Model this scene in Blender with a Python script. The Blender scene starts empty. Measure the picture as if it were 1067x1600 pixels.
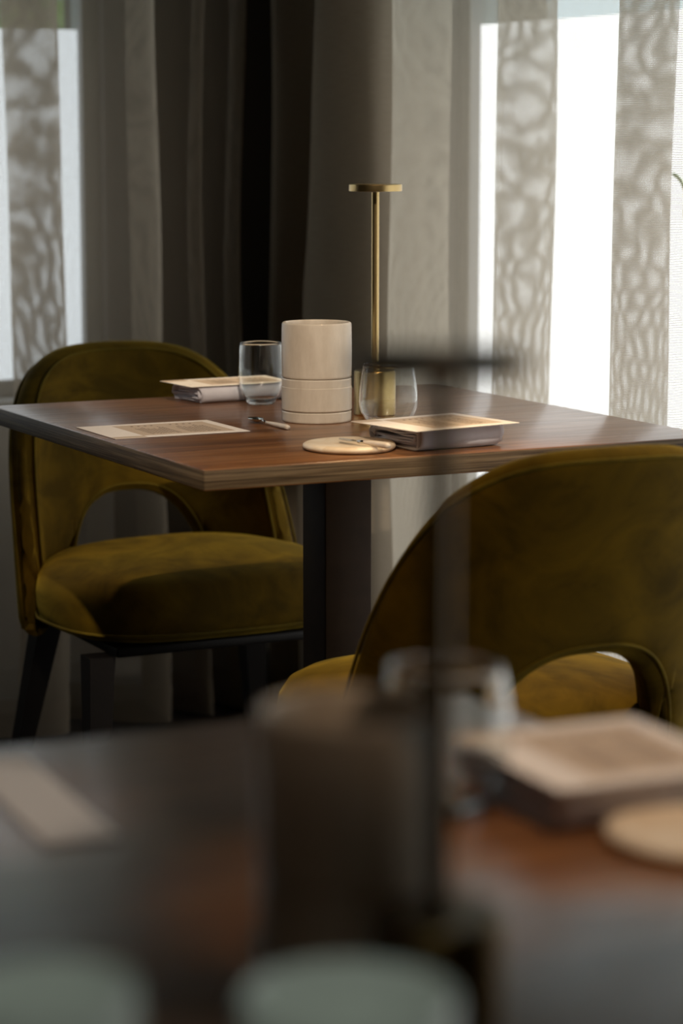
import bpy, bmesh, math, random
import numpy as np
from mathutils import Vector, Matrix
PI = math.pi
C = bpy.context.scene.collection
S = bpy.context.scene

# ------------------------------------------------------------------ camera
cam = bpy.data.cameras.new('camera')
cam_o = bpy.data.objects.new('camera', cam); C.objects.link(cam_o)
cam_o.location = (0, 0, 1.15)
cam_o.rotation_euler = (PI/2 - math.atan(592/3850.0), 0, -math.radians(26.65))
cam.sensor_fit = 'VERTICAL'; cam.sensor_height = 36; cam.sensor_width = 24
cam.lens = 36*3850/1600.0
cam.clip_start = 0.05
cam.dof.use_dof = True
cam.dof.focus_distance = 3.42
cam.dof.aperture_fstop = 3.4
cam.dof.aperture_blades = 9
S.camera = cam_o

# ------------------------------------------------------------------ world, view
S.view_settings.view_transform = 'Standard'
S.view_settings.look = 'None'
S.view_settings.gamma = 1
S.view_settings.use_curve_mapping = False
S.view_settings.exposure = 0.28
W = bpy.data.worlds.new('world'); S.world = W; W.use_nodes = True
bg = W.node_tree.nodes['Background']
bg.inputs[0].default_value = (0.80, 0.90, 1.0, 1); bg.inputs[1].default_value = 1.5

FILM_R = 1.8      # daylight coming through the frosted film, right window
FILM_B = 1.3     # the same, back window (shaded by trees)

# ceiling downlights (warm) of the restaurant, and added spots that brighten single things
def spot(x, y, z, power, size=70, tx=None, ty=None, col=(1.0, 0.66, 0.36)):
    l = bpy.data.lights.new('ceiling_or_fill_spot', 'SPOT'); l.energy = power; l.color = col
    l.spot_size = math.radians(size); l.spot_blend = 0.6; l.shadow_soft_size = 0.025
    o = bpy.data.objects.new('ceiling_or_fill_spot', l); C.objects.link(o); o.location = (x, y, z)
    d = Vector(((tx if tx is not None else x)-x, (ty if ty is not None else y)-y, 0.74-z))
    o.rotation_euler = d.to_track_quat('-Z', 'Y').to_euler()
spot(0.35, 0.70, 2.62, 230, 17, 1.53, 3.02, (1.0, 0.86, 0.70))
spot(1.75, 2.95, 2.62, 16, 40, 1.45, 3.15)
spot(0.80, 0.60, 2.62, 75, 14, 0.85, 1.22, (1.0, 0.78, 0.60))
spot(0.20, 0.20, 2.62, 34, 7.5, 0.60, 1.15, (1.0, 0.74, 0.52))  # added narrow spot that brightens the foreground pot
spot(-0.60, 1.20, 2.62, 45, 15, 1.22, 2.45, (1.0, 0.72, 0.40))
spot(0.30, 0.90, 2.62, 30, 8, 0.44, 1.42, (1.0, 0.86, 0.74))  # added spot to lighten the narrow foreground card
spot(1.95, 2.35, 2.62, 110, 18, 1.56, 2.60, (1.0, 0.74, 0.42))  # added spot, lifts the seat of the right chair
spot(1.62, 4.05, 2.62, 48, 18, 1.52, 3.60, (1.0, 0.78, 0.46))  # added spot for a brighter seat on the far chair
spot(0.15, 0.10, 2.62, 34, 13, 0.34, 0.80, (0.92, 1.0, 0.90))  # added greenish-white spot, there only to brighten the pale cups

# ------------------------------------------------------------------ helpers
def tag(o, label=None, cat=None, group=None, kind=None):
    if label: o['label'] = label
    if cat: o['category'] = cat
    if group: o['group'] = group
    if kind: o['kind'] = kind
    return o
def empty(name, loc=(0,0,0), rz=0.0, **k):
    o = bpy.data.objects.new(name, None); C.objects.link(o)
    o.location = loc; o.rotation_euler = (0,0,rz); o.empty_display_size = 0.05
    return tag(o, **k)
def link(name, verts, faces, mat, parent=None, smooth=True, loc=None, uvs=None, mats=None, fm=None, sharp=None):
    me = bpy.data.meshes.new(name); me.from_pydata([tuple(map(float, v)) for v in verts], [], faces)
    for m in (mats or [mat]): me.materials.append(m)
    if fm is not None: me.polygons.foreach_set('material_index', fm)
    me.polygons.foreach_set('use_smooth', [smooth]*len(me.polygons))
    if uvs is not None:
        l = me.uv_layers.new(name='UVMap')
        idx = np.zeros(len(me.loops), dtype=np.int32); me.loops.foreach_get('vertex_index', idx)
        l.data.foreach_set('uv', np.array(uvs, dtype=np.float32)[idx].ravel())
    me.update()
    if sharp is not None:
        me.set_sharp_from_angle(angle=math.radians(sharp))
    o = bpy.data.objects.new(name, me); C.objects.link(o)
    if parent: o.parent = parent
    if loc: o.location = loc
    return o
def copy_tree(o, parent=None):
    c = o.copy(); C.objects.link(c); c.parent = parent
    for ch in [x for x in o.children]: copy_tree(ch, c)
    return c
def fixn(o):
    bm = bmesh.new(); bm.from_mesh(o.data); bmesh.ops.recalc_face_normals(bm, faces=bm.faces); bm.to_mesh(o.data); bm.free(); return o
def box(name, x0, x1, y0, y1, z0, z1, mat, parent=None, bevel=0.0, seg=2, loc=None):
    bm = bmesh.new(); bmesh.ops.create_cube(bm, size=1)
    for v in bm.verts:
        v.co = Vector(((x0+x1)/2+v.co.x*(x1-x0), (y0+y1)/2+v.co.y*(y1-y0), (z0+z1)/2+v.co.z*(z1-z0)))
    if bevel: bmesh.ops.bevel(bm, geom=list(bm.edges), offset=bevel, segments=seg, profile=0.5, affect='EDGES')
    me = bpy.data.meshes.new(name); bm.to_mesh(me); bm.free(); me.materials.append(mat)
    o = bpy.data.objects.new(name, me); C.objects.link(o)
    if bevel:
        me.polygons.foreach_set('use_smooth', [True]*len(me.polygons)); me.set_sharp_from_angle(angle=math.radians(50))
    if parent: o.parent = parent
    if loc: o.location = loc
    return o
def lathe(name, prof, mat, parent=None, n=64, loc=None, sharp=14, wob=None):
    V, F = [], []
    for i, (r, z) in enumerate(prof):
        for k in range(n):
            a = 2*PI*k/n; rr = r*(1+(wob(a, z) if wob else 0))
            V.append((rr*math.cos(a), rr*math.sin(a), z))
    m = len(prof)
    for i in range(m-1):
        for k in range(n):
            k2 = (k+1) % n
            F.append((i*n+k, i*n+k2, (i+1)*n+k2, (i+1)*n+k))
    if prof[0][0] > 1e-6: F.append(tuple(range(n))[::-1])
    if prof[-1][0] > 1e-6: F.append(tuple((m-1)*n+k for k in range(n)))
    o = link(name, V, F, mat, parent, True, loc)
    bm = bmesh.new(); bm.from_mesh(o.data); bmesh.ops.remove_doubles(bm, verts=bm.verts, dist=1e-6)
    bmesh.ops.recalc_face_normals(bm, faces=bm.faces); bm.to_mesh(o.data); bm.free()
    o.data.set_sharp_from_angle(angle=math.radians(sharp))
    return o
def tube(name, pts, r, mat, parent=None, n=8, closed=False, taper=None):
    P = [Vector(p) for p in pts]; m = len(P); V, F = [], []
    up = None
    for i in range(m):
        a = P[(i-1) % m] if (closed or i > 0) else P[0]
        b = P[(i+1) % m] if (closed or i < m-1) else P[-1]
        t = (b-a).normalized()
        if up is None: up = t.orthogonal().normalized()
        up = (up - t*up.dot(t)).normalized(); w = t.cross(up)
        rr = r if taper is None else r*taper(i/(m-1))
        for k in range(n):
            an = 2*PI*k/n; V.append(P[i] + (up*math.cos(an)+w*math.sin(an))*rr)
    for i in range(m if closed else m-1):
        j = (i+1) % m
        for k in range(n):
            F.append((i*n+k, i*n+(k+1) % n, j*n+(k+1) % n, j*n+k))
    if not closed: F += [tuple(range(n))[::-1], tuple((m-1)*n+k for k in range(n))]
    return link(name, V, F, mat, parent, True)

# ------------------------------------------------------------------ materials
class N:
    def __init__(s, name):
        s.m = bpy.data.materials.new(name); s.m.use_nodes = True; s.t = s.m.node_tree; s.n = s.t.nodes; s.l = s.t.links
        s.n.clear(); s.out = s.n.new('ShaderNodeOutputMaterial')
    def add(s, ty, **k):
        x = s.n.new('ShaderNode'+ty)
        for a, b in k.items():
            if a.startswith('i_'):
                key = a[2:]; key = int(key) if key.isdigit() else key.replace('_', ' ')
                if hasattr(b, 'is_output'): s.l.new(b, x.inputs[key])
                else: x.inputs[key].default_value = b
            else: setattr(x, a, b)
        return x
    def ramp(s, fac, stops):
        r = s.add('ValToRGB'); s.l.new(fac, r.inputs[0])
        e = r.color_ramp.elements
        while len(e) < len(stops): e.new(0.5)
        for q, (p, c) in zip(e, stops): q.position = p; q.color = tuple(c)+(1,) if len(c) == 3 else c
        return r.outputs[0]
    def mapr(s, fac, a, b, c, d):
        return s.add('MapRange', i_0=fac, i_1=a, i_2=b, i_3=c, i_4=d).outputs[0]
    def coords(s, scale=(1,1,1), kind='Object'):
        tc = s.add('TexCoord'); mp = s.add('Mapping', i_0=tc.outputs[kind]); mp.inputs['Scale'].default_value = scale
        return mp.outputs[0]
    def noise(s, vec, scale, detail=4, rough=0.5, dist=0.0):
        n = s.add('TexNoise', i_Vector=vec); n.inputs['Scale'].default_value = scale
        n.inputs['Detail'].default_value = detail; n.inputs['Roughness'].default_value = rough; n.inputs['Distortion'].default_value = dist
        return n.outputs[0]
    def bump(s, h, st, d=0.001):
        return s.add('Bump', i_Height=h, i_Strength=st, i_Distance=d).outputs[0]
    def principled(s, **k):
        p = s.add('BsdfPrincipled')
        for a, b in k.items():
            key = a.replace('_', ' ')
            if hasattr(b, 'is_output'): s.l.new(b, p.inputs[key])
            else: p.inputs[key].default_value = b
        return p
    def done(s, sh):
        s.l.new(sh.outputs[0] if hasattr(sh, 'outputs') else sh, s.out.inputs[0]); return s.m
def c4(r, g, b): return (r, g, b, 1)

def m_wood():
    a = N('walnut_veneer'); v = a.coords((1.0, 9.0, 9.0))
    n1 = a.noise(v, 3.0, 8, 0.62, 1.2); v2 = a.coords((6.0, 160.0, 160.0)); n2 = a.noise(v2, 1.2, 4, 0.6)
    col = a.ramp(n1, [(0.30, (0.095, 0.034, 0.010)), (0.50, (0.185, 0.074, 0.023)), (0.72, (0.27, 0.122, 0.045))])
    dark = a.ramp(n2, [(0.34, (0.50, 0.46, 0.44)), (0.52, (1, 1, 1))])
    mx = a.add('MixRGB', blend_type='MULTIPLY', i_0=0.7, i_1=col, i_2=dark).outputs[0]
    ro = a.mapr(n2, 0.3, 0.7, 0.40, 0.27)
    return a.done(a.principled(Base_Color=mx, Roughness=ro, Normal=a.bump(n2, 0.20, 0.0006), Coat_Weight=0.35, Coat_Roughness=0.20))
def m_edge():
    a = N('walnut_edge_band'); v = a.coords((3.0, 3.0, 230.0)); n1 = a.noise(v, 1.6, 5, 0.65, 0.6)
    col = a.ramp(n1, [(0.33, (0.022, 0.012, 0.005)), (0.5, (0.085, 0.055, 0.028)), (0.68, (0.17, 0.118, 0.066))])
    return a.done(a.principled(Base_Color=col, Roughness=0.55, Specular_IOR_Level=0.25, Normal=a.bump(n1, 0.4, 0.0008)))
def m_velvet(name, base=(0.112, 0.064, 0.003), tint=(0.52, 0.37, 0.04)):
    a = N(name); v = a.coords((1, 1, 1))
    big = a.noise(v, 6.0, 3, 0.5, 1.4); fine = a.noise(v, 900.0, 2, 0.5)
    st = a.noise(a.coords((2, 2, 2.6)), 3.4, 5, 0.6, 2.2)
    mixn = a.add('Math', operation='MULTIPLY', i_0=big, i_1=st).outputs[0]
    col = a.ramp(mixn, [(0.14, tuple(x*0.62 for x in base)), (0.25, base), (0.38, tuple(min(1, x*1.38) for x in base))])
    sh = a.mapr(mixn, 0.12, 0.40, 0.35, 0.85)
    return a.done(a.principled(Base_Color=col, Roughness=0.85, Sheen_Weight=sh, Sheen_Roughness=0.38, Sheen_Tint=c4(*tint),
                               Specular_IOR_Level=0.12, Normal=a.bump(fine, 0.25, 0.0008)))
def m_stone():
    a = N('pale_stoneware'); n = a.noise(a.coords((1, 1, 0.35)), 60.0, 5, 0.6); pit = a.add('TexVoronoi', i_Vector=a.coords(), feature='F1'); pit.inputs['Scale'].default_value = 38
    col = a.ramp(n, [(0.3, (0.55, 0.46, 0.36)), (0.7, (0.66, 0.57, 0.46))])
    sp = a.ramp(pit.outputs[0], [(0.030, (0.25, 0.18, 0.12)), (0.045, (1, 1, 1))])
    mx = a.add('MixRGB', blend_type='MULTIPLY', i_0=1.0, i_1=col, i_2=sp).outputs[0]
    return a.done(a.principled(Base_Color=mx, Roughness=0.45, Normal=a.bump(n, 0.10, 0.001), Specular_IOR_Level=0.35, Coat_Weight=0.3, Coat_Roughness=0.05))
def m_dish():
    a = N('cream_stone_dish'); n = a.noise(a.coords(), 22.0, 4, 0.6, 1.0)
    col = a.ramp(n, [(0.3, (0.58, 0.42, 0.26)), (0.55, (0.72, 0.59, 0.43)), (0.75, (0.76, 0.67, 0.55))])
    return a.done(a.principled(Base_Color=col, Roughness=0.48))
def m_brass():
    a = N('brushed_brass')
    return a.done(a.principled(Base_Color=c4(0.58, 0.42, 0.19), Metallic=1.0, Roughness=.30))
def m_glass():
    a = N('clear_glass')
    return a.done(a.principled(Base_Color=c4(0.98, 1, 0.99), Roughness=0.0, Transmission_Weight=1.0, IOR=1.46))
def m_linen():
    a = N('grey_linen'); n = a.noise(a.coords((1, 1, 1)), 700.0, 2); b = a.noise(a.coords(), 30, 3)
    col = a.ramp(b, [(0.3, (0.56, 0.53, 0.56)), (0.7, (0.66, 0.63, 0.66))])
    return a.done(a.principled(Base_Color=col, Roughness=0.9, Sheen_Weight=0.25, Normal=a.bump(n, 0.3, 0.0004)))
def plain(name, col, rough=0.6, metal=0.0, spec=0.5, ns=0, amp=0.12, **k):
    a = N(name)
    if ns:
        n = a.noise(a.coords(), ns, 4)
        cc = a.ramp(n, [(0.3, tuple(x*(1-amp) for x in col)), (0.7, tuple(min(1, x*(1+amp)) for x in col))])
    else: cc = c4(*col)
    return a.done(a.principled(Base_Color=cc, Roughness=rough, Metallic=metal, Specular_IOR_Level=spec, **k))
def m_sheer(name, yarn=(0.50, 0.44, 0.355), trans=(0.42, 0.37, 0.295), open_=0.92, closed=0.08):
    a = N(name); tc = a.add('TexCoord'); sx = a.add('SeparateXYZ', i_0=tc.outputs['UV'])
    def wave(sock, pitch, ph=0):
        m = a.add('Math', operation='MULTIPLY', i_0=sock, i_1=2*PI/pitch).outputs[0]
        return a.add('Math', operation='SINE', i_0=m).outputs[0]
    jit = a.noise(a.coords((1, 1, 1), 'UV'), 9.0, 2)
    vv = a.add('Math', operation='MULTIPLY_ADD', i_0=jit, i_1=0.006, i_2=sx.outputs[1]).outputs[0]
    w1 = wave(vv, 0.0025); w2 = wave(sx.outputs[0], 0.0014)
    h1 = a.mapr(w1, -0.25, 0.25, closed, open_)
    h2 = a.mapr(w2, -0.9, 0.2, 0.45, 1.0)
    fac = a.add('Math', operation='MULTIPLY', i_0=h1, i_1=h2).outputs[0]
    d = a.add('BsdfDiffuse', i_0=c4(*yarn)); t = a.add('BsdfTranslucent', i_0=c4(*trans))
    mx = a.add('MixShader', i_0=0.50, i_1=d.outputs[0], i_2=t.outputs[0])
    tr = a.add('BsdfTransparent')
    return a.done(a.add('MixShader', i_0=fac, i_1=mx.outputs[0], i_2=tr.outputs[0]))
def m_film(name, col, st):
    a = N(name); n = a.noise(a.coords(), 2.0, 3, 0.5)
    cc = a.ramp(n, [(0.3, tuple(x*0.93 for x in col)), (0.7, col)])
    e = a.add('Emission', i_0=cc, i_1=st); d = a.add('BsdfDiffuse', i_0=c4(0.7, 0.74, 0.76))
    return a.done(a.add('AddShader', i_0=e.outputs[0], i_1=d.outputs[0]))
def m_pane():
    a = N('window_glass'); g = a.add('BsdfGlossy', i_0=c4(1, 1, 1), i_1=0.02); t = a.add('BsdfTransparent', i_0=c4(0.93, 0.97, 0.95))
    return a.done(a.add('MixShader', i_0=0.06, i_1=t.outputs[0], i_2=g.outputs[0]))

WOOD = m_wood(); EDGE = m_edge(); VELVET = m_velvet('olive_velvet'); STONE = m_stone(); DISH = m_dish(); BRASS = m_brass(); GLASS = m_glass(); LINEN = m_linen()
SHEER = m_sheer('sheer_beige_voile')
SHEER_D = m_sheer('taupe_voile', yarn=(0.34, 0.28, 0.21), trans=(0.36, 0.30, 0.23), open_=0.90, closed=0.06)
def m_drape():
    a = N('heavy_taupe_drape'); tc = a.coords((1, 1, 1), 'UV'); n = a.noise(a.coords((40, 900, 1), 'UV'), 1.0, 2)
    col = a.ramp(n, [(0.3, (0.28, 0.226, 0.165)), (0.7, (0.36, 0.296, 0.22))])
    d = a.add('BsdfDiffuse', i_0=col); t = a.add('BsdfTranslucent', i_0=c4(0.16, 0.13, 0.09))
    return a.done(a.add('MixShader', i_0=0.30, i_1=d.outputs[0], i_2=t.outputs[0]))
DRAPE = m_drape()
WALL = plain('warm_grey_wall', (0.060, 0.052, 0.045), 0.9, ns=3)
DARKW = plain('dark_interior_wall', (0.055, 0.045, 0.038), 0.9, ns=2)
CEIL = plain('dim_ceiling', (0.12, 0.11, 0.10), 0.9, ns=2)
FLOOR = plain('dark_floor', (0.022, 0.015, 0.011), 0.45, ns=6, amp=.3)
FRAME = plain('grey_window_frame', (0.30, 0.30, 0.29), 0.5)
TRIM = plain('pale_wall_panel_trim', (0.42, 0.42, 0.41), 0.6)
BROWN = plain('dark_bronze_post', (0.045, 0.024, 0.011), 0.55, spec=.15, ns=40)
BLACKLEG = plain('black_stained_wood', (0.008, 0.006, 0.005), 0.5, spec=.25, ns=60)
PIPE = m_velvet('olive_piping', (0.13, 0.085, 0.008), (0.35, 0.25, 0.04))
STEEL = plain('polished_steel', (0.62, 0.60, 0.57), 0.14, 1.0)
IVORY = plain('ivory_handle', (0.62, 0.52, 0.42), 0.35, ns=90, amp=.06)
CARD = plain('cream_card', (0.78, 0.69, 0.61), 0.8, ns=200, amp=.03)
TAN = plain('tan_print', (0.52, 0.39, 0.28), 0.75, ns=120, amp=.05)
INK = plain('brown_ink', (0.13, 0.085, 0.06), 0.8)
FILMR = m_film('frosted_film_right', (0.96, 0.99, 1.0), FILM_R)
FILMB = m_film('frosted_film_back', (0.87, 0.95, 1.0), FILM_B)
PANE = m_pane()
CELADON = plain('pale_celadon_glaze', (0.62, 0.65, 0.60), 0.25, ns=30, amp=.05)
LEAF = plain('leaf_green', (0.17, 0.24, 0.05), 0.6, ns=4, amp=.5)
LEAF2 = plain('yellow_leaf', (0.50, 0.46, 0.10), 0.6, ns=4, amp=.4)
BARK = plain('bark', (0.06, 0.045, 0.03), 0.9, ns=20)
EMBLEM = plain('green_vinyl', (0.20, 0.42, 0.08), 0.6)
GREYR = plain('grey_render', (0.35, 0.38, 0.38), 0.9, ns=2)
GRASS = plain('lawn_green', (0.08, 0.12, 0.03), 0.9, ns=5, amp=.4)

# ------------------------------------------------------------------ the setting
RX, BY = 2.30, 4.62        # inner faces of the right and of the back wall
X0, Y0, CZ = -3.0, -2.6, 2.75
def struct(o): o['kind'] = 'structure'; return o
struct(box('floor', X0, RX+.3, Y0, BY+.3, -.1, 0, FLOOR))
struct(box('ceiling', X0, RX+.3, Y0, BY+.3, CZ, CZ+.1, CEIL))
struct(box('wall_left', X0-.1, X0, Y0, BY+.3, 0, CZ, DARKW))
struct(box('wall_rear', X0, RX+.3, Y0-.1, Y0, 0, CZ, DARKW))
# walls with an opening, each built as one mesh of four blocks
def wall_open(name, axis, pos, thick, a0, a1, o0, o1, z0, z1):
    V, F = [], []
    def blk(p0, p1, q0, q1):
        if p1-p0 < 1e-4 or q1-q0 < 1e-4: return
        b = len(V)
        for dx in (0, thick):
            for p, q in ((p0, q0), (p1, q0), (p1, q1), (p0, q1)):
                V.append((pos+dx, p, q) if axis == 'x' else (p, pos+dx, q))
        for f in ((0,1,2,3), (4,5,6,7), (0,1,5,4), (1,2,6,5), (2,3,7,6), (3,0,4,7)): F.append(tuple(b+i for i in f))
    blk(a0, o0, 0, CZ); blk(o1, a1, 0, CZ); blk(o0, o1, 0, z0); blk(o0, o1, z1, CZ)
    return struct(fixn(link(name, V, F, WALL, smooth=False)))
wall_open('wall_right', 'x', RX, .22, Y0, BY+.22, 0.3, 4.14, 0.10, 2.35)
wall_open('wall_back', 'y', BY, .22, X0, RX, -0.6, 1.795, 0.63, 2.35)

def window(name, axis, pos, a0, a1, z0, z1, fz, film, divs):
    w = struct(empty(name, (pos, (a0+a1)/2, z0) if axis == 'x' else ((a0+a1)/2, pos, z0)))
    def bb(n, p0, p1, d0, d1, q0, q1, m, bev=0.0):
        L = w.location
        if axis == 'x': return box(n, pos+d0-L.x, pos+d1-L.x, p0-L.y, p1-L.y, q0-L.z, q1-L.z, m, w, bev)
        return box(n, p0-L.x, p1-L.x, pos+d0-L.y, pos+d1-L.y, q0-L.z, q1-L.z, m, w, bev)
    f = .035
    for n, p0, p1, q0, q1 in (('frame_rail', a0, a1, z0, z0+f), ('frame_rail', a0, a1, z1-f, z1)):
        bb(n, p0, p1, .03, .09, q0, q1, FRAME, .003)
    edges = [a0] + divs + [a1]
    for i, e in enumerate(edges):
        lo = e if i == 0 else (e-f if i == len(edges)-1 else e-f/2)
        bb('frame_stile', lo, lo+f, .03, .09, z0+f, z1-f, FRAME, .003)
    for i in range(len(edges)-1):
        p0 = edges[i]+f if i == 0 else edges[i]+f/2
        p1 = edges[i+1]-f if i == len(edges)-2 else edges[i+1]-f/2
        bb('pane', p0, p1, .058, .064, z0+f, z1-f, PANE)
        o = bb('frosted_film', p0, p1, .054, .0565, z0+f, fz, film); o['label'] = 'white frosted film on the lower part of the pane'
    return w
w1 = window('window_1', 'y', BY, -0.6, 1.795, 0.63, 2.35, 1.352, FILMB, [0.55])
w2 = window('window_2', 'x', RX, 0.3, 4.14, 0.10, 2.35, 1.352, FILMR, [1.58, 2.86])
# sill board under the back window, moulded panel on the wall below it, and skirting
struct(box('trim_1', -0.62, 1.805, BY-.05, BY+.02, 0.60, 0.632, TRIM, bevel=.004))
def panel_trim(n, x0, x1, z0, z1):
    V, F = [], []
    for (a, b, c, d) in ((x0, x1, z0, z0+.018), (x0, x1, z1-.018, z1), (x0, x0+.018, z0+.018, z1-.018), (x1-.018, x1, z0+.018, z1-.018)):
        k = len(V)
        for y in (BY-.020, BY-.008):
            for p, q in ((a, c), (b, c), (b, d), (a, d)): V.append((p, y, q))
        for f in ((0,1,2,3), (4,5,6,7), (0,1,5,4), (1,2,6,5), (2,3,7,6), (3,0,4,7)): F.append(tuple(k+i for i in f))
    return struct(fixn(link(n, V, F, TRIM, smooth=False)))
panel_trim('trim_2', 0.60, 1.54, 0.15, 0.34)
panel_trim('trim_3', 1.60, 1.735, 0.34, 0.56)
PANELP = plain('pale_wall_panel', (0.60, 0.58, 0.55), 0.7, ns=5)
struct(box('trim_6', -0.62, 1.80, BY-.008, BY+.001, .09, .60, PANELP))
struct(box('baseboard_back', X0, RX, BY-.015, BY, 0, .09, TRIM, bevel=.003))
struct(box('baseboard_right', RX-.015, RX, Y0, BY-.015, 0, .09, TRIM, bevel=.003))
# green leaf emblem on the film of the right window
em = []
V, F = [], []
def strip(pts, w):
    for i in range(len(pts)-1):
        (y0, z0, a), (y1, z1, b) = pts[i], pts[i+1]
        d = math.hypot(y1-y0, z1-z0) or 1; ny, nz = -(z1-z0)/d, (y1-y0)/d; k = len(V)
        for x in (0, .0012):
            V.extend([(x, y0+ny*w*a, z0+nz*w*a), (x, y1+ny*w*b, z1+nz*w*b), (x, y1-ny*w*b, z1-nz*w*b), (x, y0-ny*w*a, z0-nz*w*a)])
        for f in ((0,1,2,3), (7,6,5,4), (0,1,5,4), (2,3,7,6)): F.append(tuple(k+j for j in f))
strip([(0, -.055, 1), (0, .045, 1)], .0035)
strip([(0.0, -.012, .6), (.012, .006, .9), (.025, .014, 1), (.038, .018, .6)], .0035)
strip([(0.0, -.012, .6), (-.012, .006, .9), (-.025, .014, 1), (-.038, .018, .6)], .0035)
o = link('leaf_emblem', V, F, EMBLEM, w2, smooth=False); o.location = Vector((RX+.052, 3.42, 1.065)) - w2.location
o['label'] = 'green sprig printed on the frosted film'

# ------------------------------------------------------------------ curtains
def smooth_path(ctrl, per=22):
    out = []; n = len(ctrl)
    P = [Vector((a, b)) for a, b in ctrl]
    for i in range(n-1):
        p0 = P[max(i-1, 0)]; p1 = P[i]; p2 = P[i+1]; p3 = P[min(i+2, n-1)]
        # Hermite with tangents flattened at the pleat turns
        m1 = (p2-p0)*0.42; m2 = (p3-p1)*0.42
        for k in range(per):
            t = k/per
            out.append(p1*(2*t**3-3*t**2+1)+m1*(t**3-2*t**2+t)+p2*(-2*t**3+3*t**2)+m2*(t**3-t**2))
    out.append(P[-1]); return out
def curtain(name, ctrl, z0, z1, mat, label, shift=None, nz=70, amp=.006, seed=1):
    path = smooth_path(ctrl); n = len(path)
    s = [0.0]
    for i in range(1, n): s.append(s[-1]+(path[i]-path[i-1]).length)
    V, UV, F = [], [], []
    rnd = random.Random(seed); ph = [rnd.uniform(0, 6.28) for _ in range(12)]
    for j in range(nz+1):
        z = z0+(z1-z0)*j/nz
        for i, p in enumerate(path):
            dx = amp*math.sin(z*3.1+ph[0]+s[i]*2.3)+amp*.5*math.sin(z*7.3+ph[1]+s[i]*5.1)
            dy = amp*math.sin(z*2.7+ph[2]+s[i]*3.3)+amp*.4*math.sin(z*8.1+ph[3]-s[i]*4.1)
            q = p
            if shift: ex, ey = shift(i/22.0, z); dx += ex; dy += ey
            V.append((q.x+dx, q.y+dy, z)); UV.append((s[i], z))
    for j in range(nz):
        for i in range(n-1): F.append((j*n+i, j*n+i+1, (j+1)*n+i+1, (j+1)*n+i))
    o = link(name, V, F, mat, uvs=UV)
    tag(o, label, 'curtain')
    # heading tape and weighted hem as parts
    for nm, zz0, zz1 in (('hem', z0-.001, z0+.045), ('heading', z1-.06, z1+.001)):
        rows = 3; V2 = []; F2 = []
        js = [int(round((zz-z0)/(z1-z0)*nz)) for zz in (zz0, zz1)]
        j0 = 0 if nm == 'hem' else nz-2; j1 = j0+2
        for j in range(j0, j1+1):
            for i in range(n):
                a = Vector(V[j*n+min(i+1, n-1)])-Vector(V[j*n+max(i-1, 0)]); nn = Vector((a.y, -a.x, 0)).normalized()*.0016
                V2.append(Vector(V[j*n+i])+nn)
        for j in range(j1-j0):
            for i in range(n-1): F2.append((j*n+i, j*n+i+1, (j+1)*n+i+1, (j+1)*n+i))
        link(nm, V2, F2, mat, o, uvs=[UV[j0*n+k] for k in range(len(V2))])
    return o
XI, XO = 2.005, 2.175
drape = [(2.22, 4.52), (2.10, 4.47), (2.06, 4.394), (2.13, 4.235), (2.035, 4.150), (2.10, 4.07), (2.205, 4.06), (2.22, 4.13)]
right = [(2.14, 4.03), (XO, 3.895), (XI, 3.795)]
yy = [(3.545, 3.440), (3.205, 3.100), (2.865, 2.760), (2.525, 2.420), (2.185, 2.080), (1.845, 1.74), (1.50, 1.40), (1.16, 1.06), (.82, .72), (.48, .38), (.14, .04)]
for a, b in yy: right += [(XO, a), (XI, b)]
right += [(XO, -.2), (2.1, -.4)]
def shr(u, z):
    # one pleat close to the corner leans sideways towards the floor
    w = math.exp(-((u-3.5)/.9)**2); t = max(-.3, min(.6, 1.45-z))
    return (0, .17*w*t)
curtain('sheer_curtain', right, .012, 2.60, SHEER, 'tall beige sheer curtain hanging in deep pleats in front of the right window', None, seed=3)
curtain('heavy_curtain', drape, .012, 2.60, DRAPE, 'dark taupe drape with a leaning fold, hanging in the corner behind the brass lamp', shr, seed=5)
YI, YO = 4.35, 4.53
back = [(-.75, 4.44)]
x = -.62
while x < 1.25: back += [(x, YI), (x-.03, YO)]; x += .235
back += [(1.583, YI), (1.563, YO), (1.795, YI), (1.815, YO), (1.895, YI+.01), (1.93, YO-.03), (1.985, YI+.03), (2.0, YO-.04), (2.05, 4.54)]
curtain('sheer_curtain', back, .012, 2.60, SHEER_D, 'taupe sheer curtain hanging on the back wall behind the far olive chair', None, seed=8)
struct(box('trim_4', X0, RX-.02, 4.40, 4.46, 2.62, 2.66, FRAME))
struct(box('trim_5', 2.06, 2.12, Y0, 4.40, 2.62, 2.66, FRAME))

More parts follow.
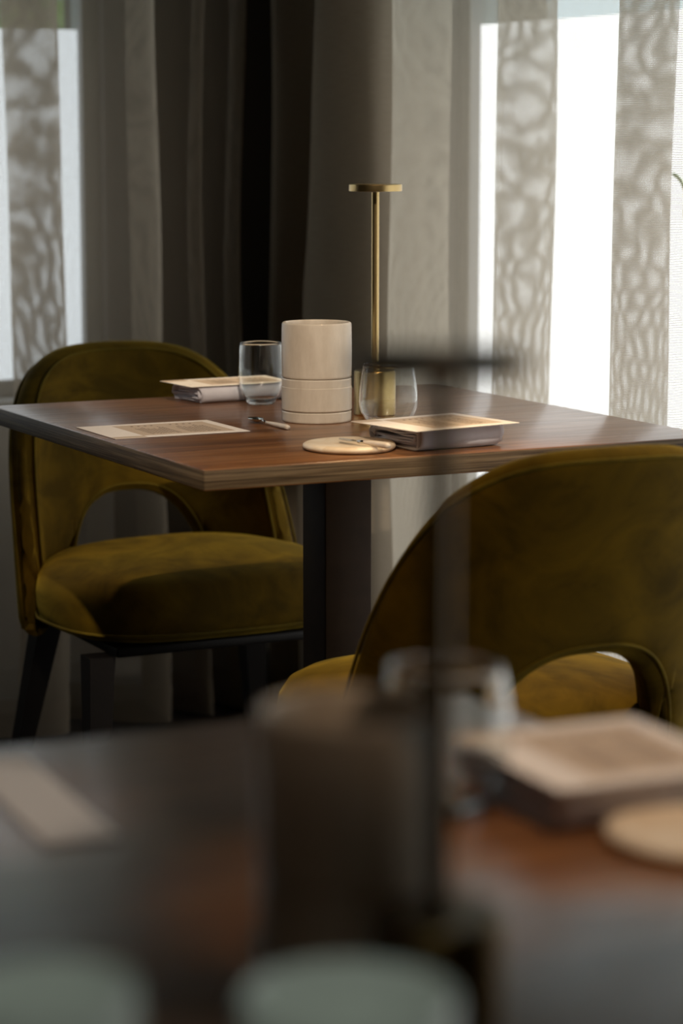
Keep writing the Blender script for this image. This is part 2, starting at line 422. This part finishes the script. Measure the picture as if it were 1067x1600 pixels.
# ------------------------------------------------------------------ outside
g = box('lawn', -6, 12, BY+.6, 16, -.25, -.2, GRASS); tag(g, 'lawn beyond the back window', 'lawn', kind='structure')
def bush(name, x, y, h, r, label, mat, mat2, n=1500, seed=1):
    rnd = random.Random(seed); root = empty(name, (x, y, -.2), label=label, cat='tree', group=None)
    tube('trunk', [(0,0,0), (.03,.02,h*.35), (-.02,.03,h*.6)], .07, BARK, root, 10, taper=lambda t: 1-.6*t)
    for nm, m, k in (('foliage', mat, n), ('light_foliage', mat2, n//3)):
        V, F = [], []
        for _ in range(k):
            a = rnd.uniform(0, 2*PI); ph = math.acos(rnd.uniform(-1, 1)); q = r*rnd.uniform(.45, 1)
            c = Vector((q*math.sin(ph)*math.cos(a), q*math.sin(ph)*math.sin(a), h*.62+q*math.cos(ph)*1.15))
            d = Vector((rnd.gauss(0,1), rnd.gauss(0,1), rnd.gauss(0,1))).normalized(); e = d.orthogonal().normalized(); l = rnd.uniform(.04, .09)
            b = len(V); V += [c-d*l, c+e*l*.45, c+d*l, c-e*l*.45]; F += [(b, b+1, b+2, b+3)]
        o = link(nm, V, F, m, root, smooth=False); o['kind'] = 'stuff'
bush('leafy_tree', 2.0, 7.2, 2.9, 1.0, 'leafy green tree outside the back window at the far left', LEAF, LEAF2, 2600, 2)
bush('leafy_tree', 3.6, 8.6, 3.2, 1.2, 'second leafy tree outside, farther right and partly hidden by the corner', LEAF, LEAF2, 1800, 5)

# ------------------------------------------------------------------ tables
TZ = .741
def make_table(loc, label, sx=.767, sy=.805):
    root = empty('restaurant_table', loc, label=label, cat='table', group='square walnut restaurant tables')
    hx, hy = sx/2, sy/2; th = .027
    bm = bmesh.new(); bmesh.ops.create_cube(bm, size=1)
    for v in bm.verts: v.co = Vector((v.co.x*sx, v.co.y*sy, TZ-th/2+v.co.z*th))
    bmesh.ops.bevel(bm, geom=list(bm.edges), offset=.0015, segments=2, profile=.5, affect='EDGES')
    me = bpy.data.meshes.new('table_top'); 
    me.materials.append(WOOD); me.materials.append(EDGE)
    for f in bm.faces:
        f.material_index = 1 if abs(f.normal.z) < .3 else 0; f.smooth = True
    bm.to_mesh(me); bm.free(); me.set_sharp_from_angle(angle=math.radians(60))
    o = bpy.data.objects.new('table_top', me); C.objects.link(o); o.parent = root
    box('post', -.0375, .0375, -.0375, .0375, .012, TZ-th-.008, BROWN, root, .002)
    box('mounting_plate', -.15, .15, -.15, .15, TZ-th-.008, TZ-th, BROWN, root, .001)
    box('base_plate', -.22, .22, -.22, .22, 0, .012, BROWN, root, .003)
    return root
make_table((1.5785, 3.160, 0), 'square walnut table standing between the two olive chairs, in sharp focus')
make_table((.4995, 1.1455, 0), 'blurred walnut table in the foreground, filling the bottom of the picture')

# ------------------------------------------------------------------ chairs
def make_chair(loc, rz, label):
    root = empty('velvet_chair', loc, rz, label=label, cat='chair', group='olive velvet tub chairs')
    Wd, D, tilt, zt, zb, pe, q, flare = .2292, .153, .2209, .7962, .2981, 3.0, 1.85, -.085
    yo = 0.0; TH = math.radians(88); zlo = .345; sh = .375; hz = .545
    def ztop(s): return zb+(zt-zb)*max(0, 1-abs(s)**pe)**(1/q)
    smax = 1.0
    while ztop(smax) < zlo+.02: smax -= .0005
    def zbot(s):
        if abs(s) >= sh: return zlo
        return zlo+(hz-zlo)*(1-(abs(s)/sh)**2.6)**(1/2.2)
    def pos(s, z, off=0.0):
        th = TH*s; w = Wd*(1+flare*(z-.6)); zz = z
        n = Vector((math.sin(th)*D, math.cos(th)*Wd, 0)).normalized()
        return Vector((w*math.sin(th)+n.x*off, yo+D*math.cos(th)+tilt*(zz-.5)+n.y*off, zz))
    PER = .30   # approximate half length of the shell, for distances
    svals = sorted(set([round(smax*math.sin(PI/2*k/44), 5) for k in range(-44, 45)] + [round(sg*(sh+e), 5) for sg in (-1, 1) for e in (-.03, -.015, -.006, -.002, -.0004, .0004, .004, .012, .022, .035, .05)]))
    bnd = []
    sb = np.linspace(-smax, smax, 500)
    for s in sb: bnd.append((s*PER, ztop(s)))
    for s in sb: bnd.append((s*PER, zbot(s)))
    for z in np.linspace(zlo, zlo+(hz-zlo)*.6, 60):
        bnd += [(-sh*PER, z), (sh*PER, z)]
    bnd = np.array(bnd)
    T = .023; R = .026; M = 34
    Vi, Vo = [], []
    for s in svals:
        a, b = zbot(s), ztop(s)
        for j in range(M+1):
            k = .5-.5*math.cos(PI*j/M); z = a+(b-a)*k
            d = np.sqrt(((bnd-np.array((s*PER, z)))**2).sum(1)).min()
            if j in (0, M): d = 0
            e = min(d/R, 1.0); t = T*math.sqrt(max(0, 1-(1-e)**2))
            puff = 0.004*min(1, d/.12)
            Vo.append(pos(s, z, t+puff)); Vi.append(pos(s, z, -t-puff))
    n = len(svals); V = Vo+Vi; F = []; o2 = len(Vo); m1 = M+1
    for i in range(n-1):
        for j in range(M):
            a = i*m1+j; b = (i+1)*m1+j
            F.append((a, a+1, b+1, b)); F.append((o2+a, o2+b, o2+b+1, o2+a+1))
    for i in (0, n-1):
        for j in range(M):
            a = i*m1+j; F.append((a, a+1, o2+a+1, o2+a))
    o = link('backrest', V, F, VELVET, root)
    bm = bmesh.new(); bm.from_mesh(o.data); bmesh.ops.remove_doubles(bm, verts=bm.verts, dist=2e-5)
    bmesh.ops.recalc_face_normals(bm, faces=bm.faces); bm.to_mesh(o.data); bm.free()
    # piping: outer outline and arch
    for side, off in ((1, .0215), (-1, .0215)):
        inset = .013
        top = [pos(s*.985, max(zlo+.01, ztop(s)-inset*(1-.3*abs(s))), side*(off-.001)) for s in np.linspace(-smax, smax, 120)]
        tube('piping', top, .0026, PIPE, o, 6)
        arch = [pos(-(sh+.045), z, side*off) for z in np.linspace(zlo+.02, zlo+.05, 4)]
        arch += [pos(s*1.12, zlo+(zbot(s)-zlo)*1.0+.013, side*off) for s in np.linspace(-sh*.9999, sh*.9999, 90)]
        arch += [pos((sh+.045), z, side*off) for z in np.linspace(zlo+.05, zlo+.02, 4)]
        tube('piping', arch, .0026, PIPE, o, 6)
    # seat: rounded cushion, broader at the front
    def seat_out(a, grow=0.0):
        c, sn = math.cos(a), math.sin(a); e = .62
        xx = math.copysign(abs(c)**e, c); yy2 = math.copysign(abs(sn)**e, sn)
        wx = (.245 if yy2 < 0 else .245-.055*yy2)+grow
        wy = (.235 if yy2 < 0 else .190)+grow
        return Vector((xx*wx, -.065+yy2*wy, 0))
    na = 96; rows = []
    prof = [(.0, .366), (.80, .366), (.92, .370), (.985, .383), (1.0, .402), (1.0, .418), (.985, .441), (.94, .459), (.86, .470), (.72, .478), (.5, .485), (.25, .489), (.0, .490)]
    V, F = [], []
    for (g_, z) in prof[1:-1]:
        for k in range(na):
            a = 2*PI*k/na; p = seat_out(a)*1.0; c0 = Vector((0, -.065, 0))
            p = c0+(p-c0)*g_; wr = .0012*math.sin(a*46)*(1 if .9 < g_ else 0)*(1 if z < .45 else .3)
            V.append((p.x*(1+wr), p.y+wr*.2, z+.006*math.sin(p.x*9)*(1-g_)))
    m = len(prof)-2
    for i in range(m-1):
        for k in range(na):
            F.append((i*na+k, i*na+(k+1) % na, (i+1)*na+(k+1) % na, (i+1)*na+k))
    F.append(tuple(range(na))[::-1]); V.append((0, -.065, .490)); ci = len(V)-1
    for k in range(na): F.append(((m-1)*na+k, (m-1)*na+(k+1) % na, ci))
    st = link('seat', V, F, VELVET, root)
    pts = [Vector((seat_out(2*PI*k/90).x, seat_out(2*PI*k/90).y, .383)) for k in range(90)]
    tube('piping', pts, .0026, PIPE, st, 6, closed=True)
    box('seat_frame', -.19, .19, -.27, .09, .350, .3665, BLACKLEG, root, .004)
    for (x1, y1, x2, y2) in ((-.208, -.235, -.228, -.260), (.208, -.235, .228, -.260), (-.185, .06, -.235, .135), (.185, .06, .235, .135)):
        V, F = [], []; a0, b0 = .021, .011
        for (cx_, cy_, z, h) in ((x2, y2, 0, b0), (x1, y1, .35, a0)):
            for dx, dy in ((-1,-1), (1,-1), (1,1), (-1,1)): V.append((cx_+dx*h, cy_+dy*h, z))
        F = [(3,2,1,0), (4,5,6,7), (0,1,5,4), (1,2,6,5), (2,3,7,6), (3,0,4,7)]
        lg = link('leg', V, F, BLACKLEG, root, smooth=False)
    return root
ch1 = make_chair((1.548, 3.746, 0), 0, 'olive velvet chair behind the far table at the left, facing the camera')
ch2 = copy_tree(ch1); ch2.location = (1.531, 2.574, 0); ch2.rotation_euler = (0, 0, PI)
ch2['label'] = 'olive velvet chair at the right, its curved back turned to the camera'

# ------------------------------------------------------------------ things on the tables
def make_pot(loc, sc, label):
    root = empty('stoneware_pot', loc, label=label, cat='pot', group='stacked stoneware pots'); r = .0500
    lathe('base_ring', [(0, 0), (r-.002, 0), (r-.0005, .0012), (r, .003), (r, .0140), (r-.001, .0153), (r-.003, .0158), (0, .0158)], STONE, root, 96)
    lathe('lower_ring', [(0, .0160), (r-.0022, .0160), (r-.0005, .0166), (r+.0006, .018), (r+.0006, .050), (r+.0003, .0502), (r, .0506), (r, .061), (r-.001, .0625), (r-.003, .063), (0, .063)], STONE, root, 96)
    lathe('upper_cylinder', [(0, .0632), (r-.0022, .0632), (r-.0004, .0640), (r+.0002, .066), (r+.0006, .10), (r, .138), (r-.0005, .1405), (r-.002, .142), (r-.0045, .1420), (r-.006, .1405), (r-.0065, .137), (r-.0065, .075), (r-.012, .070), (0, .070)], STONE, root, 96)
    root.scale = sc if isinstance(sc, tuple) else (sc, sc, sc); return root
make_pot((1.550, 3.168, TZ), 1.0, 'cream stoneware cylinder of three stacked rings at the middle of the far table')
make_pot((.5175, 1.019, TZ), (.91, .91, .98), 'blurred stoneware cylinder with a round open top on the foreground table')

def make_lamp(loc, h, label, BRASS=BRASS):
    root = empty('table_lamp', loc, label=label, cat='lamp', group='slim brass table lamps')
    lathe('base', [(0, 0), (.0295, 0), (.0305, .001), (.031, .0025), (.031, .062), (.0305, .0645), (.029, .066), (0, .066)], BRASS, root, 64)
    lathe('pole', [(0, .0655), (.0056, .0655), (.0056, h-.0095), (0, h-.0095)], BRASS, root, 32)
    hd = lathe('lamp_head', [(0, h-.010), (.0335, h-.010), (.0365, h-.0102), (.0385, h-.0100), (.0387, h-.009), (.0387, h-.0010), (.0382, h-.0002), (.037, h), (.0, h)], BRASS, root, 72)
    lathe('diffuser', [(0, h-.0108), (.030, h-.0108), (.0305, h-.0100), (0, h-.0100)], plain('lamp_diffuser', (.5, .48, .42), .5), hd, 48)
    return root
make_lamp((1.660, 3.198, TZ), .336, 'slim brass table lamp with a flat round head, behind the cream pot')
make_lamp((.5128, .926, TZ), .3165, 'dark blurred table lamp in the foreground, its flat head just above the far table', plain('dark_bronze', (.12, .075, .028), .36, 1.0))

def make_glass(loc, R, H, rr, label, zmax=.42):
    root = empty('tumbler', loc, label=label, cat='glass', group='stemless wine glasses')
    rb = R*.60; outp = [(0, .0008), (rb*.72, .0), (rb*.92, .0006), (rb, .003)]
    n = 26
    for i in range(1, n+1):
        t = i/n; z = .003+(H-.003)*t
        if t < zmax: k = t/zmax; r = rb+(R-rb)*math.sin(k*PI/2)**.85
        else: k = (t-zmax)/(1-zmax); r = R+(rr-R)*(1-math.cos(k*PI/2))
        outp.append((r, z))
    w = .0011; inn = []
    for i, (r, z) in enumerate(outp[::-1]):
        if z <= .0095: break
        inn.append((r-w, z))
    rl = inn[-1][0]
    inn += [(rl*.93, .0085), (rl*.7, .0068), (rl*.4, .0060), (0, .0058)]
    prof = outp + [(rr-w*.5, H+.0006)] + inn
    lathe('bowl', prof, GLASS, root, 72, sharp=180)
    return root
make_glass((1.570, 3.402, TZ), .0352, .094, .0315, 'stemless wine glass left of the cream pot, beside the far folded napkin', .5)
make_glass((1.602, 3.046, TZ), .0413, .089, .0352, 'stemless wine glass right of the cream pot, behind the near napkin', .38)
make_glass((.716, 1.286, TZ), .0413, .089, .0352, 'blurred stemless wine glass on the foreground table beside the napkin', .38)

def napkin(loc, rz, lx, ly, h, label, turns=3, seed=1):
    root = empty('folded_napkin', loc, rz, label=label, cat='napkin', group='folded grey linen napkins')
    # cross-section: a flat roll of cloth in y-z, drawn out along x
    rnd = random.Random(seed); prof = []
    lay = turns*2; t = h/(lay)
    a, b = -ly/2, ly/2
    # outer loop then spiralling in
    y0, y1, z0, z1 = a, b, .0016, h
    pts = []
    k = 0; inset = 0
    for w in range(turns):
        ya, yb = a+inset, b-inset*.6; za, zb2 = .0016+inset*.9, h-inset*.9
        if zb2-za < .002: break
        rad = (zb2-za)/2; cz = (za+zb2)/2
        pts += [(yb-rad-(yb-ya-2*rad)*s_, za) for s_ in np.linspace(0, 1, 14)]
        pts += [(ya+rad-rad*math.sin(th), cz-rad*math.cos(th)) for th in np.linspace(.2, PI-.2, 10)]
        pts += [(ya+rad+(yb-ya-2*rad)*s_, zb2) for s_ in np.linspace(0, 1, 14)]
        if w < turns-1: pts += [(yb-rad+rad*math.sin(th), cz+(rad-.0008)*math.cos(th)-.0012*th/PI) for th in np.linspace(.2, PI-.2, 10)]
        inset += .0025
    nx = 26; V, F = [], []; m = len(pts)
    for i in range(nx+1):
        u = i/nx; x = -lx/2+lx*u
        for j, (y, z) in enumerate(pts):
            e = (abs(2*u-1))**6
            wob = .0016*math.sin(j*.55+u*4+seed)*e + .0007*math.sin(u*9+j*.3)
            V.append((x+.003*math.sin(j*.23+seed)*e, y+wob+.0012*math.sin(u*5+seed), max(.0008, z+wob*.7*(1 if z > .004 else .2))))
    for i in range(nx):
        for j in range(m-1): F.append((i*m+j, i*m+j+1, (i+1)*m+j+1, (i+1)*m+j))
    o = link('cloth', V, F, LINEN, root)
    md = o.modifiers.new('thick', 'SOLIDIFY'); md.thickness = .0021; md.offset = 0
    return root
def ruled(o_name, parent, rects, mat, z0, th=.0003):
    V, F = [], []
    for (x0, x1, y0, y1) in rects:
        k = len(V)
        for z in (z0, z0+th):
            for p, q in ((x0, y0), (x1, y0), (x1, y1), (x0, y1)): V.append((p, q, z))
        for f in ((3,2,1,0), (4,5,6,7), (0,1,5,4), (1,2,6,5), (2,3,7,6), (3,0,4,7)): F.append(tuple(k+i for i in f))
    return link(o_name, V, F, mat, parent, smooth=False)
def text_rects(x0, x1, y0, y1, seed=1, vertical=True, blocks=2):
    rnd = random.Random(seed); R = []
    bw = (x1-x0)/blocks
    for b in range(blocks):
        xa = x0+bw*b+.006; n = int((bw-.012)/.0042)
        for i in range(n):
            x = xa+i*.0042; y = y0+rnd.uniform(0, .008); ye = y0+(y1-y0)*rnd.uniform(.55, .8)
            while y < ye:
                l = rnd.uniform(.003, .009); R.append((x, x+.0012, y, min(y+l, ye))); y += l+.0016
        for i in range(4):
            x = xa+.004+i*.010; R.append((x, x+.003, y1-.010, y1-.005))
    return R
def card(loc, rot, lx, ly, label, flip=False, name='menu_card', plainc=False):
    root = empty(name, loc, 0, label=label, cat='menu', group='printed menu cards'); root.rotation_euler = rot
    s = -1 if flip else 1
    ruled('sheet', root, [(-lx/2, lx/2, -ly/2, ly/2)], CARD, 0, .0006)
    if plainc: return root
    px0, px1, py0, py1 = -lx/2+lx*.24, lx/2-.015, -ly/2+.016, ly/2-.016
    ruled('tan_panel', root, [(px0, px1, py0, py1)], TAN, .0006, .00012)
    if flip: ruled('tan_corner', root, [(-lx/2+.001, px0, -ly/2, -ly/2+.016)], TAN, .0006, .00012)
    else: ruled('tan_corner', root, [(-lx/2+.001, px0-.004, ly/2-.022, ly/2)], TAN, .0006, .00012)
    o = ruled('printed_text', root, text_rects(px0+.012, px1-.008, py0+.008, py1-.008, 3 if flip else 9), INK, .00073, .0001)
    return root
# far table, near edge: napkin under a card
napkin((1.574, 2.853, TZ), math.radians(4), .128, .125, .030, 'folded grey linen napkin at the near edge of the far table, under a cream card', 6, 2)
card((1.561, 2.835, TZ+.0315), (0, 0, math.radians(9)), .172, .142, 'cream and tan menu card lying on the near napkin', False)
# far table, far edge
napkin((1.570, 3.500, TZ), math.radians(2), .165, .105, .024, 'folded grey linen napkin at the far edge of the far table, beside the left glass', 5, 5)
card((1.562, 3.505, TZ+.0258), (0, 0, math.radians(3)), .185, .110, 'pale menu card lying on the napkin at the far edge of the table', False)
# menu flat on the far table
card((1.308, 3.163, TZ+.0006), (0, 0, 0), .200, .150, 'cream and tan menu card lying flat at the left edge of the far table', True)
# foreground
napkin((.812, 1.262, TZ), math.radians(-2), .125, .125, .027, 'blurred folded napkin in the right foreground under a pale card', 5, 9)
card((.812, 1.262, TZ+.0285), (0, 0, math.radians(-3)), .135, .145, 'blurred tan card on the napkin in the right foreground', False)
card((.497, 1.418, TZ+.0006), (0, 0, math.radians(-4)), .045, .215, 'blurred narrow cream card on the left of the foreground table', False, plainc=True)

def dish(loc, rz, label, r=.0635):
    root = empty('butter_dish', loc, rz, label=label, cat='dish', group='flat cream stone dishes')
    def wob(a, z): return .035*math.sin(2*a+.6)+.02*math.sin(3*a+1.1)
    lathe('stone_slab', [(0, 0), (r*.80, 0), (r*.94, .0012), (r*.99, .0035), (r, .0055), (r*.985, .0076), (r*.94, .0092), (r*.84, .0096), (r*.66, .0082), (r*.35, .0074), (0, .0072)], DISH, root, 72, sharp=180, wob=wob)
    return root
dish((1.446, 2.856, TZ), .5, 'flat rounded cream dish at the near edge of the far table')
dish((.812, 1.148, TZ), 1.9, 'blurred flat cream dish in front of the napkin in the right foreground', .056)

def handle(parent, p0, p1, r):
    P = [Vector(p0).lerp(Vector(p1), t) for t in np.linspace(0, 1, 12)]
    return tube('handle', P, r, IVORY, parent, 12, taper=lambda t: .62+.5*math.sin(min(1, t*1.15)*PI*.5)-.35*max(0, t-.93)/.07*.5)
def spreader(loc, rz, label):
    root = empty('butter_knife', loc, rz, label=label, cat='knife')
    # blade along -x ... handle to +x
    V, F = [], []; L = [(-.052, .0015), (-.047, .0052), (-.036, .0066), (-.024, .0062), (-.014, .0036), (-.008, .0020)]
    for x, w in L:
        for z in (0, .0011): V += [(x, -w, z), (x, w*.55, z)]
    for i in range(len(L)-1):
        a = i*4; b = a+4
        F += [(a, a+1, b+1, b), (a+2, b+2, b+3, a+3), (a, b, b+2, a+2), (a+1, a+3, b+3, b+1)]
    F += [(0, 2, 3, 1), (len(L)*4-4, len(L)*4-3, len(L)*4-1, len(L)*4-2)]
    fixn(link('blade', V, F, STEEL, root, smooth=False))
    tube('ferrule', [(-.010, 0, .0007), (.004, 0, .0012)], .0024, STEEL, root, 12)
    handle(root, (.002, 0, .0012), (.058, 0, .0018), .0036)
    return root
k = spreader((1.447, 2.822, TZ+.0122), math.radians(-82), 'small butter knife with a steel blade and ivory handle, resting on the dish')
def spoon(loc, rz, label):
    root = empty('teaspoon', loc, rz, label=label, cat='spoon')
    V, F = [], []; nu, nv = 24, 8
    for sgn, dz in ((1, 0), (-1, .0009)):
        for j in range(nv+1):
            r = j/nv
            for k_ in range(nu):
                a = 2*PI*k_/nu; x = -.040+.0165*r*math.cos(a); y = .0100*r*math.sin(a)*(1-.12*math.cos(a))
                V.append((x, y, .0012+.0052*r*r+dz))
    n1 = (nv+1)*nu
    for b in (0, n1):
        for j in range(nv):
            for k_ in range(nu):
                q = (b+j*nu+k_, b+j*nu+(k_+1) % nu, b+(j+1)*nu+(k_+1) % nu, b+(j+1)*nu+k_)
                F.append(q if b else q[::-1])
    for k_ in range(nu): F.append((nv*nu+k_, nv*nu+(k_+1) % nu, n1+nv*nu+(k_+1) % nu, n1+nv*nu+k_))
    o = link('bowl', V, F, STEEL, root)
    bm = bmesh.new(); bm.from_mesh(o.data); bmesh.ops.remove_doubles(bm, verts=bm.verts, dist=1e-6); bmesh.ops.recalc_face_normals(bm, faces=bm.faces); bm.to_mesh(o.data); bm.free()
    tube('neck', [(-.025, 0, .0062), (-.018, 0, .0052), (-.008, 0, .0040)], .0017, STEEL, root, 10)
    handle(root, (-.010, 0, .0042), (.056, 0, .0036), .0033)
    return root
spoon((1.461, 3.138, TZ), math.radians(-87), 'teaspoon with an ivory handle lying left of the cream pot')

# pale glazed cups on the near side of the foreground table
def cup(loc, r, h, label):
    root = empty('glazed_cup', loc, label=label, cat='cup', group='pale green glazed cups')
    lathe('body', [(0, 0), (r*.66, 0), (r*.7, .002), (r*.92, h*.3), (r, h*.6), (r*.98, h-.002), (r*.96, h), (r*.93, h-.002), (r*.93, h*.5), (r*.6, .008), (0, .006)], CELADON, root, 64, sharp=60)
    lathe('foot', [(r*.5, -.0001), (r*.66, -.0001), (r*.66, .004), (r*.5, .004)], CELADON, root, 48)
    return root
cup((.283, .800, TZ), .034, .108, 'very blurred pale grey-green cup at the bottom left corner')
cup((.405, .800, TZ), .042, .086, 'very blurred pale grey-green cup at the bottom, in front of the foreground pot')
